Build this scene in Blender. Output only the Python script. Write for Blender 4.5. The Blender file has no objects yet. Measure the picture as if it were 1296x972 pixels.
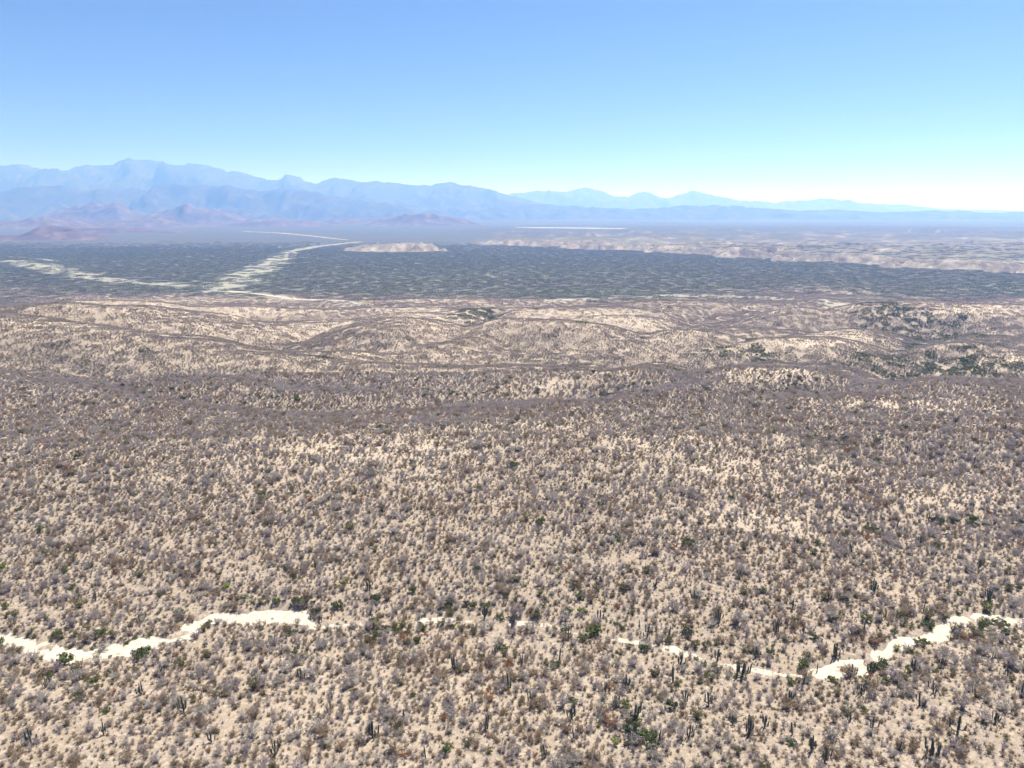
import bpy, math, random
import numpy as np
from mathutils import Vector

# ------------------------------------------------------------------ camera, sky, sun, exposure
S = bpy.context.scene
COL = S.collection
CAM_Z = 105.0
FPX, CX, CY = 898.0, 648.0, 486.0           # focal length and centre in pixels of the 1296 x 972 photograph
PITCH = math.atan((486 - 272) / 898.0)
cam = bpy.data.cameras.new('camera')
cam.sensor_width = 36.0
cam.lens = 36.0 * FPX / 1296.0
cam.clip_start, cam.clip_end = 1.0, 300000.0
camo = bpy.data.objects.new('camera', cam)
camo.location = (0, 0, CAM_Z)
camo.rotation_euler = (math.radians(90) - PITCH, 0, 0)
COL.objects.link(camo)
S.camera = camo

SUN_AZ, SUN_EL = math.radians(38), math.radians(64)   # azimuth from +Y towards +X
world = bpy.data.worlds.new('World'); S.world = world
world.use_nodes = True
wn = world.node_tree
sky = wn.nodes.new('ShaderNodeTexSky')
sky.sky_type = 'NISHITA'; sky.sun_disc = False
sky.sun_elevation, sky.sun_rotation = SUN_EL, SUN_AZ
sky.altitude, sky.air_density, sky.dust_density, sky.ozone_density = 100, 0.42, 0.3, 7.0
wn.links.new(sky.outputs[0], wn.nodes['Background'].inputs[0])
wn.nodes['Background'].inputs[1].default_value = 0.05
sl = bpy.data.lights.new('sun', 'SUN')
sl.energy, sl.angle, sl.color = 5.0, math.radians(0.5), (1.0, 0.95, 0.87)
so = bpy.data.objects.new('sun', sl)
sd = Vector((math.sin(SUN_AZ) * math.cos(SUN_EL), math.cos(SUN_AZ) * math.cos(SUN_EL), math.sin(SUN_EL)))
so.rotation_euler = sd.to_track_quat('Z', 'Y').to_euler()
so.location = sd * 500
COL.objects.link(so)
S.view_settings.view_transform = 'Standard'
S.view_settings.look = 'None'
S.view_settings.gamma = 1.0
S.view_settings.use_curve_mapping = False
S.view_settings.exposure = 1.12
cy = S.cycles
cy.max_bounces, cy.diffuse_bounces, cy.glossy_bounces = 4, 3, 1
cy.volume_bounces, cy.transparent_max_bounces = 2, 4
cy.use_denoising = True
HAZE_DENSITY = 1.0e-4
HAZE_COLOR = (0.16, 0.35, 1.0)
HAZE_G = 0.33

# ------------------------------------------------------------------ noise
def _h(ix, iy, seed):
    n = (ix.astype(np.int64) * 374761393 + iy.astype(np.int64) * 668265263 + seed * 974711) & 0x7fffffff
    n = ((n ^ (n >> 13)) * 1274126177) & 0x7fffffff
    n = ((n ^ (n >> 16)) * 1911520717) & 0x7fffffff
    return (n ^ (n >> 11)) & 0xffff
def perlin(x, y, seed=0):
    x = np.asarray(x, float); y = np.asarray(y, float)
    ix = np.floor(x); iy = np.floor(y); fx = x - ix; fy = y - iy
    u = fx * fx * fx * (fx * (fx * 6 - 15) + 10); v = fy * fy * fy * (fy * (fy * 6 - 15) + 10)
    def g(ox, oy):
        a = _h(ix + ox, iy + oy, seed) * (2 * math.pi / 65536)
        return np.cos(a) * (fx - ox) + np.sin(a) * (fy - oy)
    a, b, c, d = g(0, 0), g(1, 0), g(0, 1), g(1, 1)
    return ((a * (1 - u) + b * u) * (1 - v) + (c * (1 - u) + d * u) * v) * 1.5
def fbm(x, y, wl, octs=4, seed=0, gain=0.5):
    s = np.zeros(np.broadcast(x, y).shape); a, t = 1.0, 0.0
    for o in range(octs):
        f = 2.0 ** o / wl
        s = s + a * perlin(x * f + 17.3 * o, y * f - 9.1 * o, seed + o); t += a; a *= gain
    return s / t * 1.4
def ridged(x, y, wl, octs=4, seed=0, gain=0.5):
    s = np.zeros(np.broadcast(x, y).shape); a, t = 1.0, 0.0
    for o in range(octs):
        f = 2.0 ** o / wl
        s = s + a * (1 - np.abs(perlin(x * f + 5.3 * o, y * f + 3.1 * o, seed + o)) * 1.8); t += a; a *= gain
    return s / t
def sstep(a, b, x):
    t = np.clip((x - a) / (b - a), 0, 1); return t * t * (3 - 2 * t)
def bump(x, c, w): return np.exp(-((x - c) / w) ** 2)

# ------------------------------------------------------------------ the lie of the land (metres; x right, y ahead)
PY = [-80000, -2000, 0, 100, 160, 220, 310, 420, 520, 700, 900, 1200, 1520, 1700, 6000, 12000, 30000, 90000]
PZ = [0, 4, 3, 1.5, -1.5, 0, 3.5, -7, -13, -29, -43, -59, -70, -71, -70, -30, 40, 60]
def poly_dist(x, y, pts):
    """distance to a polyline and position along it (0..1)"""
    best = np.full(np.shape(x), 1e12); along = np.zeros(np.shape(x))
    n = len(pts) - 1
    for i in range(n):
        ax, ay = pts[i][:2]; bx, by = pts[i + 1][:2]
        dx, dy = bx - ax, by - ay
        t = np.clip(((x - ax) * dx + (y - ay) * dy) / (dx * dx + dy * dy + 1e-9), 0, 1)
        d = np.hypot(x - ax - t * dx, y - ay - t * dy)
        m = d < best
        best = np.where(m, d, best); along = np.where(m, (i + t) / n, along)
    return best, along
SCARP = [(-350, 4700), (-60, 4330), (150, 4120), (480, 3800), (760, 3420), (1000, 2980), (1250, 2620), (1620, 2250), (2600, 1900), (6000, 1300)]
def plateau(x, y):
    """1 on the badland plateau on the right, 0 on the plain, with the eroded scarp between"""
    sy = np.interp(x, [p[0] for p in SCARP], [p[1] for p in SCARP])
    n = fbm(x, y, 260, 4, 31) * 190 + (ridged(x, y * 0.6, 130, 4, 37, .6) - 0.6) * 230
    d = (y - sy) * 0.72 + n
    left = sstep(-420, 60, x + fbm(x, y, 300, 3, 5) * 120)
    return np.clip(d / 95, 0, 1) ** 0.8 * left * (1 - sstep(7000, 11000, y)), d
def mesa(x, y):
    cx, cy_, wx, wy = -610.0, 3640.0, 225.0, 130.0
    n = fbm(x, y, 90, 3, 51) * 0.35 + (ridged(x, y, 60, 2, 52) - 0.6) * 0.35
    taper = np.clip((x - (cx - wx)) / (2 * wx), 0, 1)
    r = np.sqrt(((x - cx) / wx) ** 2 + ((y - cy_) / wy) ** 2) + n
    return np.clip((1.12 - r) / 0.5, 0, 1) ** 0.8 * (22 + 26 * taper)
HILLS = []      # low purple-brown hills on the plain: (x, y, half width, half depth, height, seed)
def drain(x, y):
    """0 along the drainage lines of the rolling hills, rising to about 1 on their rounded tops"""
    wx_, wy_ = x + fbm(x, y, 260, 3, 71) * 70, y + fbm(x, y, 260, 3, 72) * 70
    a = np.abs(perlin(wx_ / 560, wy_ / 320, 21)) * 1.9; b = np.abs(perlin(wx_ / 260, wy_ / 150, 22)) * 1.9
    return a, b
FLAT = (600.0, 7700.0, 800.0, 700.0, -34.0)      # the level ground round the white flat
def base_h(x, y):
    x = np.asarray(x, float); y = np.asarray(y, float)
    yy = y + fbm(x, y, 420, 2, 3) * 40
    z = np.interp(yy, PY, PZ)
    near = 1 - sstep(330, 520, y)
    mid = sstep(380, 640, y) * (1 - sstep(1250, 1600, y))
    far = sstep(1500, 1900, y)
    z = z + fbm(x, y, 150, 4, 11) * 3.2 * near
    z = z + fbm(x, y, 11, 2, 12) * 0.35 * (1 - sstep(260, 400, y))
    z = np.array(z, float)
    k = (y > 375) & (y < 1605)
    if k.any():
        xs, ys = x[k], y[k]; da, db = drain(xs, ys)
        z[k] += ((da - 0.4) * 28 + (db - 0.4) * 5 * np.clip(da * 2, 0, 1) + fbm(xs, ys, 60, 3, 23) * 1.3) * mid[k]
    z = z + fbm(x, y, 900, 3, 41) * 3.5 * far * (1 - sstep(5000, 9000, y))
    z = z + fbm(x, y, 2600, 4, 43) * 22 * sstep(6500, 12000, y)
    # the brown hill on the left and the shoulder on the right
    z = z + 44 * np.exp(-((x + 640) / 330) ** 2 - ((y - 690) / 190) ** 2)
    z = z + 12 * np.exp(-((x + 170) / 160) ** 2 - ((y - 610) / 90) ** 2)
    z = z + 9 * np.exp(-((x - 250) / 170) ** 2 - ((y - 470) / 60) ** 2)
    k = y > 1500
    if k.any():
        xs, ys = x[k], y[k]; p, d = plateau(xs, ys)
        z[k] += p * (30 + 14 * fbm(xs, ys, 300, 3, 61)) + mesa(xs, ys) + np.where(p > 0.9, ((ridged(xs + fbm(xs, ys, 400, 3, 64) * 120, ys * 0.6, 420, 5, 62, .55) - .6) * 22 + fbm(xs, ys, 900, 3, 63) * 14) * (1 - sstep(7000, 11000, ys)), 0)
    w = np.clip(1.6 - np.hypot((x - FLAT[0]) / FLAT[2], (y - FLAT[1]) / FLAT[3]), 0, 1)
    z = z * (1 - w) + FLAT[4] * w
    return z
def pix_ray(px, py):
    u = (px - CX) / FPX; v = (CY - py) / FPX
    c, s = math.cos(PITCH), math.sin(PITCH)
    return u, c + v * s, v * c - s          # world x, y, z of the ray
def cast(px, py, hf):
    px = np.atleast_1d(np.asarray(px, float)); py = np.atleast_1d(np.asarray(py, float))
    u, f, w = pix_ray(px, py)
    t = np.geomspace(60, 60000, 1400)
    X = u[:, None] * t; Y = f[:, None] * t; Z = CAM_Z + w[:, None] * t
    below = Z < hf(X, Y)
    i = np.where(below.any(1), below.argmax(1), len(t) - 1)
    i = np.maximum(i, 1)
    lo, hi = t[i - 1], t[i]
    for _ in range(12):
        m = (lo + hi) / 2
        b = CAM_Z + w * m < hf(u * m, f * m)
        hi = np.where(b, m, hi); lo = np.where(b, lo, m)
    return np.stack([u * hi, f * hi], 1)
def at_base(pts): a = np.array(pts, float); return cast(a[:, 0], a[:, 1], base_h)

# valleys: outline points as seen, depth, half width, how green their floor is
VALLEYS = [
 ([(-60, 440), (60, 455), (130, 470), (200, 490), (320, 506), (420, 512), (520, 508), (600, 502), (660, 496), (740, 488)], 6.0, 22, 0.25),
 ([(60, 392), (200, 412), (300, 428), (400, 436), (500, 433), (560, 421), (590, 405), (625, 393)], 9.0, 26, 0.35),
 ([(740, 488), (800, 480), (860, 468), (910, 456), (970, 446), (1060, 450), (1130, 462)], 8.0, 24, 0.9),
 ([(980, 482), (1080, 479), (1180, 472), (1296, 468), (1400, 470)], 8.0, 24, 0.9),
 ([(1150, 468), (1185, 450), (1130, 432), (1185, 415), (1265, 404), (1340, 400)], 12.0, 34, 1.0),
 ([(1050, 545), (1120, 566), (1200, 578), (1296, 592), (1400, 600)], 4.0, 24, 0.35),
 ([(1060, 664), (1130, 668), (1200, 658), (1296, 655), (1400, 655)], 1.6, 9, 0.5),
 ([(640, 432), (720, 428), (800, 420), (880, 396), (960, 386), (1060, 392)], 8.0, 26, 0.2),
 ([(760, 462), (850, 440), (930, 425), (1000, 420), (1100, 412)], 6.0, 22, 0.15),
]
VW = [(at_base(p), d, w, g) for p, d, w, g in VALLEYS]
# the sandy wash across the foreground: points as seen, half width in metres
WASH_PX = [(-90, 800, 3.5), (0, 806, 4.0), (40, 814, 3.4), (75, 824, 3.6), (130, 820, 4.2), (190, 811, 4.0), (228, 800, 3.6), (250, 785, 3.4), (290, 777, 3.6),
           (340, 773, 4.0), (378, 777, 4.6), (400, 787, 2.0), (450, 786, .8), (510, 784, 1.2), (575, 779, 1.2), (620, 788, .7), (660, 784, 1.2), (700, 788, 1.3), (735, 800, 1.0),
           (800, 809, .8), (850, 818, 1.6), (900, 832, .5), (950, 843, 1.3), (1000, 850, .7), (1040, 847, 2.8), (1080, 840, 3.6), (1115, 822, 3.0), (1150, 806, 2.2), (1185, 800, 2.8), (1205, 786, 2.6), (1240, 777, 3.4), (1296, 783, 4.0), (1400, 790, 4.4)]
WB = at_base([p[:2] for p in WASH_PX])
def smooth_line(P, vals, n):
    t = np.arange(len(P)); k = np.linspace(0, len(P) - 1, n)
    out = []
    for c in (P[:, 0], P[:, 1], vals):
        m = np.gradient(c)
        i = np.clip(np.floor(k).astype(int), 0, len(P) - 2); f = k - i
        h00 = 2 * f**3 - 3 * f**2 + 1; h10 = f**3 - 2 * f**2 + f; h01 = -2 * f**3 + 3 * f**2; h11 = f**3 - f**2
        out.append(h00 * c[i] + h10 * m[i] + h01 * c[i + 1] + h11 * m[i + 1])
    return np.stack(out, 1)
WASH = smooth_line(WB, np.array([p[2] for p in WASH_PX]), 260)
WASH[:, 2] *= 0.82
def wash_dist(x, y):
    """distance to the wash's middle line over its half width there, only evaluated near it"""
    x = np.asarray(x, float); y = np.asarray(y, float)
    q = np.full(x.shape, 9.0); dd = np.full(x.shape, 99.0); hw = np.ones(x.shape)
    m = (y > 110) & (y < 225) & (np.abs(x) < 260)
    if m.any():
        px, py = x[m], y[m]
        bd = np.full(px.shape, 1e9); bw = np.ones(px.shape)
        for k in range(0, len(px), 20000):
            s = slice(k, k + 20000)
            D = np.hypot(px[s, None] - WASH[None, :, 0], py[s, None] - WASH[None, :, 1])
            i = D.argmin(1); bd[s] = D[np.arange(len(i)), i]; bw[s] = WASH[i, 2]
        hw[m] = bw
        bw = bw * (1 + 0.75 * fbm(px, py, 7, 3, 81))
        q[m] = bd / np.maximum(bw, .3); dd[m] = bd
    return q, dd, hw
def height(x, y):
    x = np.asarray(x, float); y = np.asarray(y, float)
    z = base_h(x, y)
    near = (y > 150) & (y < 1700)
    for P, d, w, g in VW:
        r, _ = poly_dist(x, y, P)
        z = z - np.where(near, d * np.exp(-(r / w) ** 2), 0)
    q, dd, hw = wash_dist(x, y)
    D = np.clip(hw / 3, .22, 1)
    z = z - 1.3 * D * (1 - sstep(0.75, 1.5, q)) - 0.7 * np.exp(-(dd / 14) ** 2)
    z = z + np.where(q < 1.0, np.maximum(fbm(x, y, 6.5, 2, 83) - 0.25, 0) * 1.9 * D, 0)
    return z
def at(px, py):
    p = cast([px], [py], height)[0]
    return Vector((p[0], p[1], float(height(p[0:1], p[1:2])[0])))
def at_many(pts):
    a = np.array(pts, float); return cast(a[:, 0], a[:, 1], height)

# ground cover: bare (pale soil) and dense (thicket) patches, as ellipses on the ground
def patches(lst):
    a = np.array(lst, float)
    c = cast(a[:, 0], a[:, 1], height)
    far = cast(a[:, 0], a[:, 1] - a[:, 3], base_h); nr = cast(a[:, 0], a[:, 1] + a[:, 3], base_h)
    ry = np.clip(np.abs(far[:, 1] - nr[:, 1]) / 2, 10, 260)
    rx = a[:, 2] / FPX * c[:, 1]
    return np.stack([c[:, 0], c[:, 1], rx, ry, a[:, 4]], 1)
BARE = patches([(450, 568, 190, 26, .6), (640, 545, 150, 18, .45), (230, 384, 230, 9, .9), (560, 396, 110, 12, .9), (800, 405, 90, 12, .8), (780, 441, 100, 9, .7),
 (480, 455, 140, 16, .7), (700, 489, 60, 5, .9), (1000, 473, 120, 7, .9), (1000, 437, 160, 7, .9), (1240, 440, 60, 8, .8), (1180, 511, 170, 12, .8), (960, 598, 180, 26, .6),
 (1200, 630, 120, 20, .6), (90, 412, 140, 14, .55), (950, 655, 80, 10, .5), (340, 380, 160, 9, .9), (430, 412, 120, 8, .7), (950, 389, 80, 5, .8), (1050, 425, 100, 5, .8),
 (640, 420, 70, 6, .8), (250, 455, 80, 10, .5), (850, 560, 120, 15, .55), (1180, 428, 40, 4, .6), (60, 560, 120, 20, .3), (330, 600, 150, 20, .3)])
DENSE = patches([(60, 452, 150, 26, .9), (400, 492, 130, 12, .9), (620, 514, 130, 9, .9), (850, 491, 120, 14, 1.), (780, 461, 90, 6, .8), (430, 431, 190, 6, .9), (1210, 574, 120, 20, 1.),
 (1180, 455, 130, 10, 1.), (1250, 409, 90, 8, 1.), (950, 457, 100, 5, 1.), (1010, 397, 170, 6, .8), (1060, 622, 110, 20, .6), (1270, 680, 70, 14, .9), (880, 384, 200, 4, .7),
 (640, 431, 90, 6, .8), (240, 500, 160, 12, .6), (700, 640, 260, 20, .25), (200, 650, 200, 25, .25), (1100, 480, 200, 5, .5)])
GREEN = patches([(1160, 425, 60, 13, 1), (1195, 408, 75, 6, .8), (1180, 472, 110, 5, .9), (945, 447, 60, 5, .9), (602, 399, 30, 5, 1), (860, 470, 24, 4, .8), (1180, 455, 60, 8, .6),
 (340, 508, 34, 5, .45), (130, 470, 34, 4, .35), (1090, 450, 60, 4, .6), (1250, 470, 50, 4, .8), (640, 500, 40, 3, .4), (1010, 480, 30, 3, .5)])
def patch_val(x, y, P, seed):
    s = np.zeros(np.shape(x))
    n = 1 + 0.5 * fbm(x, y, 70, 3, seed)
    for cx, cy_, rx, ry, a in P:
        s = np.maximum(s, a * np.exp(-(((x - cx) / rx) ** 2 + ((y - cy_) / ry) ** 2) * n))
    return s
def cover(x, y):
    """how thickly the scrub grows (0..1), how bare and pale the soil is, how green"""
    x = np.asarray(x, float); y = np.asarray(y, float)
    bare = patch_val(x, y, BARE, 91); dense = patch_val(x, y, DENSE, 92)
    green = np.zeros(x.shape)
    for P, d, w, g in VW:
        r, _ = poly_dist(x, y, P)
        v = np.exp(-(r / (w * 0.9)) ** 2)
        dense = np.maximum(dense, v * (0.4 + 0.5 * g)); green = np.maximum(green, g * np.exp(-(r / (w * 0.5)) ** 2))
    n = fbm(x, y, 85, 4, 93)
    da, db = drain(x, y); m_ = sstep(340, 520, y)
    dense = np.maximum(dense, m_ * np.maximum(np.exp(-(da / .17) ** 2) * .7, np.exp(-(db / .13) ** 2) * .25))
    bare = np.maximum(bare, m_ * sstep(.25, .8, da + .4 * n) * .7 * (.4 + .6 * sstep(600, 950, y)))
    green = green * sstep(-.15, .5, fbm(x, y, 55, 3, 94))
    den = 0.87 + 0.30 * n - 0.30 * bare * (1 - dense) + 0.12 * dense
    green = np.maximum(green, patch_val(x, y, GREEN, 95))
    return np.clip(den, 0.06, .95), np.clip(bare * (1 - dense) + 0.25 * n, 0, 1), green, dense

# ------------------------------------------------------------------ materials
def mat(name):
    m = bpy.data.materials.new(name); m.use_nodes = True
    nt = m.node_tree; b = nt.nodes['Principled BSDF']
    b.inputs['Roughness'].default_value = 0.9
    b.inputs['Specular IOR Level'].default_value = 0.15
    return m, nt, b
def nd(nt, t, **kw):
    n = nt.nodes.new(t)
    for k, v in kw.items(): setattr(n, k, v)
    return n
def noise(nt, scale, detail=4, rough=0.55, vec=None):
    n = nd(nt, 'ShaderNodeTexNoise'); n.inputs['Scale'].default_value = scale; n.inputs['Detail'].default_value = detail; n.inputs['Roughness'].default_value = rough
    if vec is not None: nt.links.new(vec, n.inputs['Vector'])
    return n
def ramp(nt, fac, stops):
    r = nd(nt, 'ShaderNodeValToRGB'); e = r.color_ramp.elements
    while len(e) < len(stops): e.new(0.5)
    for el, (p, c) in zip(e, stops): el.position = p; el.color = (*c, 1)
    nt.links.new(fac, r.inputs[0]); return r.outputs[0]
def mix(nt, fac, a, b, mode='MIX'):
    n = nd(nt, 'ShaderNodeMix', data_type='RGBA', blend_type=mode)
    if isinstance(fac, (int, float)): n.inputs[0].default_value = fac
    else: nt.links.new(fac, n.inputs[0])
    for s, v in ((6, a), (7, b)):
        if isinstance(v, tuple): n.inputs[s].default_value = (*v, 1)
        else: nt.links.new(v, n.inputs[s])
    return n.outputs[2]
def math_n(nt, op, a, b=None, clamp=False):
    n = nd(nt, 'ShaderNodeMath', operation=op, use_clamp=clamp)
    for i, v in enumerate((a, b)):
        if v is None: continue
        if isinstance(v, (int, float)): n.inputs[i].default_value = v
        else: nt.links.new(v, n.inputs[i])
    return n.outputs[0]
def attr(nt, name): return nd(nt, 'ShaderNodeAttribute', attribute_name=name).outputs['Fac']

def ground_mat():
    m, nt, b = mat('desert_soil')
    P = nd(nt, 'ShaderNodeNewGeometry').outputs['Position']
    n1, n2, n3, n4 = noise(nt, 0.9, 5, 0.6, P), noise(nt, 0.045, 4, 0.6, P), noise(nt, 0.011, 5, 0.62, P), noise(nt, 4.0, 2, 0.5, P)
    soil = ramp(nt, n1.outputs[0], [(0.32, (0.13, 0.113, 0.104)), (0.48, (0.22, 0.194, 0.176)), (0.62, (0.315, 0.282, 0.256)), (0.8, (0.43, 0.395, 0.365))])
    soil = mix(nt, math_n(nt, 'MULTIPLY', n2.outputs[0], 0.5), soil, (0.32, 0.272, 0.228), 'MIX')
    n7 = noise(nt, 0.11, 4, 0.6, P)
    soil = mix(nt, math_n(nt, 'MULTIPLY', ramp(nt, n7.outputs[0], [(0.42, (0, 0, 0)), (0.62, (1, 1, 1))]), 0.3), soil, (0.26, 0.215, 0.165))
    pale = ramp(nt, n2.outputs[0], [(0.3, (0.41, 0.355, 0.295)), (0.7, (0.49, 0.44, 0.38))])
    soil = mix(nt, math_n(nt, 'MULTIPLY', attr(nt, 'bare'), 0.95, True), soil, pale)
    litter = mix(nt, 1.0, soil, ramp(nt, n4.outputs[0], [(0.35, (0.72, 0.68, 0.65)), (0.58, (1.08, 1.05, 1.03))]), 'MULTIPLY')
    # far plain: low scrub too far away to tell one bush from the next
    v = nd(nt, 'ShaderNodeTexVoronoi'); v.inputs['Scale'].default_value = 0.11; nt.links.new(P, v.inputs['Vector'])
    scrub = ramp(nt, v.outputs['Distance'], [(0.25, (0.085, 0.097, 0.08)), (0.75, (0.14, 0.15, 0.125))])
    scrub = mix(nt, math_n(nt, 'MULTIPLY', n3.outputs[0], 0.6), scrub, (0.09, 0.085, 0.075))
    gaps = ramp(nt, n3.outputs[0], [(0.62, (0, 0, 0)), (0.74, (1, 1, 1))])
    scrub = mix(nt, math_n(nt, 'MULTIPLY', gaps, 0.35), scrub, (0.22, 0.20, 0.17))
    mp = nd(nt, 'ShaderNodeMapping'); mp.inputs['Scale'].default_value = (0.45, 1.6, 1); nt.links.new(P, mp.inputs['Vector'])
    n5, n6 = noise(nt, 0.0016, 6, 0.65, mp.outputs[0]), noise(nt, 0.0045, 6, 0.7, mp.outputs[0])
    scrub = mix(nt, math_n(nt, 'MULTIPLY', ramp(nt, n5.outputs[0], [(0.45, (0, 0, 0)), (0.62, (1, 1, 1))]), 0.8), scrub, (0.085, 0.07, 0.07))
    scrub = mix(nt, math_n(nt, 'MULTIPLY', ramp(nt, n6.outputs[0], [(0.6, (0, 0, 0)), (0.7, (1, 1, 1))]), 0.4), scrub, (0.20, 0.18, 0.165))
    scrub = mix(nt, attr(nt, 'far_shade'), scrub, (0.050, 0.056, 0.047))  # farther scrub darkens: the bushes' own shade is painted into its colour
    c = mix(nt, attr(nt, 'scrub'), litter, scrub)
    # eroded pale cliffs
    ncl = noise(nt, 0.013, 7, 0.75, P)
    cliff = ramp(nt, ncl.outputs[0], [(0.38, (0.11, 0.09, 0.08)), (0.5, (0.22, 0.19, 0.165)), (0.62, (0.40, 0.355, 0.315))])
    c = mix(nt, attr(nt, 'cliff'), c, cliff)
    sand = ramp(nt, n2.outputs[0], [(0.35, (0.19, 0.20, 0.165)), (0.65, (0.34, 0.325, 0.28))])
    c = mix(nt, attr(nt, 'sand'), c, sand)
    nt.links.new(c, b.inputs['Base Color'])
    bp = nd(nt, 'ShaderNodeBump'); bp.inputs['Strength'].default_value = 0.5; bp.inputs['Distance'].default_value = 0.25
    nt.links.new(n1.outputs[0], bp.inputs['Height']); nt.links.new(bp.outputs[0], b.inputs['Normal'])
    return m
def sand_mat(name, c1, c2, scale):
    m, nt, b = mat(name)
    P = nd(nt, 'ShaderNodeNewGeometry').outputs['Position']
    n1, n2 = noise(nt, scale, 5, 0.6, P), noise(nt, scale * 9, 2, 0.5, P)
    c = ramp(nt, n1.outputs[0], [(0.3, c1), (0.65, c2)])
    c = mix(nt, 1.0, c, ramp(nt, n2.outputs[0], [(0.32, (0.62, 0.6, 0.58)), (0.5, (1, 1, 1))]), 'MULTIPLY')
    nt.links.new(c, b.inputs['Base Color'])
    bp = nd(nt, 'ShaderNodeBump'); bp.inputs['Strength'].default_value = 0.4; bp.inputs['Distance'].default_value = 0.2
    nt.links.new(n1.outputs[0], bp.inputs['Height']); nt.links.new(bp.outputs[0], b.inputs['Normal'])
    return m
def rock_mat(name, c1, c2, c3, scale):
    m, nt, b = mat(name)
    P = nd(nt, 'ShaderNodeNewGeometry').outputs['Position']
    n1 = noise(nt, scale, 8, 0.65, P)
    c = ramp(nt, n1.outputs[0], [(0.32, c1), (0.52, c2), (0.7, c3)])
    nt.links.new(c, b.inputs['Base Color'])
    return m
def plant_mat(name, a, b_, sub=0.0):
    """bark or leaves: a colour between a and b for each plant, mottled along its twigs"""
    m, nt, b = mat(name)
    oi = nd(nt, 'ShaderNodeObjectInfo')
    tc = nd(nt, 'ShaderNodeTexCoord')
    n = noise(nt, 2.2, 2, 0.5, tc.outputs['Object'])
    c = mix(nt, oi.outputs['Random'], a, b_)
    c = mix(nt, 1.0, c, ramp(nt, n.outputs[0], [(0.3, (0.65, 0.65, 0.65)), (0.7, (1.25, 1.25, 1.25))]), 'MULTIPLY')
    nt.links.new(c, b.inputs['Base Color'])
    if sub:
        t = nd(nt, 'ShaderNodeBsdfTranslucent'); nt.links.new(c, t.inputs[0])
        ms = nd(nt, 'ShaderNodeMixShader'); ms.inputs[0].default_value = sub
        nt.links.new(b.outputs[0], ms.inputs[1]); nt.links.new(t.outputs[0], ms.inputs[2]); nt.links.new(ms.outputs[0], nt.nodes['Material Output'].inputs[0])
    return m
GROUND = ground_mat()
WASH_SAND = sand_mat('pale_wash_sand', (0.36, 0.325, 0.285), (0.50, 0.46, 0.41), 0.6)
RIVER_SAND = sand_mat('riverbed_sand', (0.36, 0.35, 0.28), (0.58, 0.53, 0.45), 0.02)
WHITE_FLAT = sand_mat('white_flat', (0.42, 0.40, 0.36), (0.56, 0.54, 0.50), 0.01)
ROCK = rock_mat('mountain_rock', (0.022, 0.026, 0.024), (0.045, 0.044, 0.042), (0.10, 0.09, 0.08), 0.003)
HILL_ROCK = rock_mat('hill_rock', (0.055, 0.045, 0.045), (0.09, 0.07, 0.068), (0.18, 0.14, 0.128), 0.008)
TWIG_GREY = plant_mat('twigs_grey', (0.55, 0.51, 0.49), (0.41, 0.375, 0.355), .5)
TWIG_PURPLE = plant_mat('twigs_mauve', (0.53, 0.47, 0.48), (0.40, 0.355, 0.36), .5)
TWIG_BROWN = plant_mat('twigs_brown', (0.46, 0.365, 0.28), (0.32, 0.25, 0.19), .5)
TWIG_STRAW = plant_mat('straw', (0.50, 0.40, 0.27), (0.36, 0.27, 0.18), .4)
TWIG_RUST = plant_mat('twigs_rust', (0.36, 0.19, 0.10), (0.26, 0.14, 0.085), .4)
LEAF_OLIVE = plant_mat('leaves_olive', (0.23, 0.21, 0.11), (0.17, 0.165, 0.09), .4)
LEAF_SAGE = plant_mat('leaves_sage', (0.31, 0.335, 0.24), (0.23, 0.255, 0.175), .5)
LEAF_GREEN = plant_mat('leaves_green', (0.12, 0.155, 0.05), (0.085, 0.115, 0.045), .35)
LEAF_LIME = plant_mat('leaves_lime', (0.24, 0.29, 0.06), (0.19, 0.24, 0.05), .4)
LEAF_DARK = plant_mat('leaves_dark', (0.05, 0.068, 0.04), (0.07, 0.088, 0.05), .3)
BARK = plant_mat('bark', (0.16, 0.135, 0.115), (0.11, 0.09, 0.08))
CACTUS = plant_mat('cactus_skin', (0.14, 0.145, 0.115), (0.09, 0.095, 0.075))

# ------------------------------------------------------------------ mesh helpers
def mesh_from(name, V, F, m, smooth=False):
    me = bpy.data.meshes.new(name)
    V = np.asarray(V, np.float32); F = np.asarray(F, np.int32)
    k = F.shape[1]
    me.vertices.add(len(V)); me.vertices.foreach_set('co', V.ravel())
    me.loops.add(F.size); me.loops.foreach_set('vertex_index', F.ravel())
    me.polygons.add(len(F)); me.polygons.foreach_set('loop_start', np.arange(0, F.size, k, dtype=np.int32))
    if smooth: me.polygons.foreach_set('use_smooth', np.ones(len(F), bool))
    me.update(calc_edges=True); me.validate()
    if m: me.materials.append(m)
    return me
def link(name, data, parent=None, **props):
    o = bpy.data.objects.new(name, data); COL.objects.link(o)
    if parent is not None: o.parent = parent
    for k, v in props.items(): o[k] = v
    return o
def grid_faces(nr, nc, wrap=False):
    r = np.arange(nr - 1)[:, None]; c = np.arange(nc if wrap else nc - 1)[None, :]
    c2 = (c + 1) % nc
    return np.stack([r * nc + c, r * nc + c2, (r + 1) * nc + c2, (r + 1) * nc + c], -1).reshape(-1, 4)
def add_attr(me, name, vals):
    a = me.attributes.new(name, 'FLOAT', 'POINT'); a.data.foreach_set('value', np.asarray(vals, np.float32).ravel())

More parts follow.
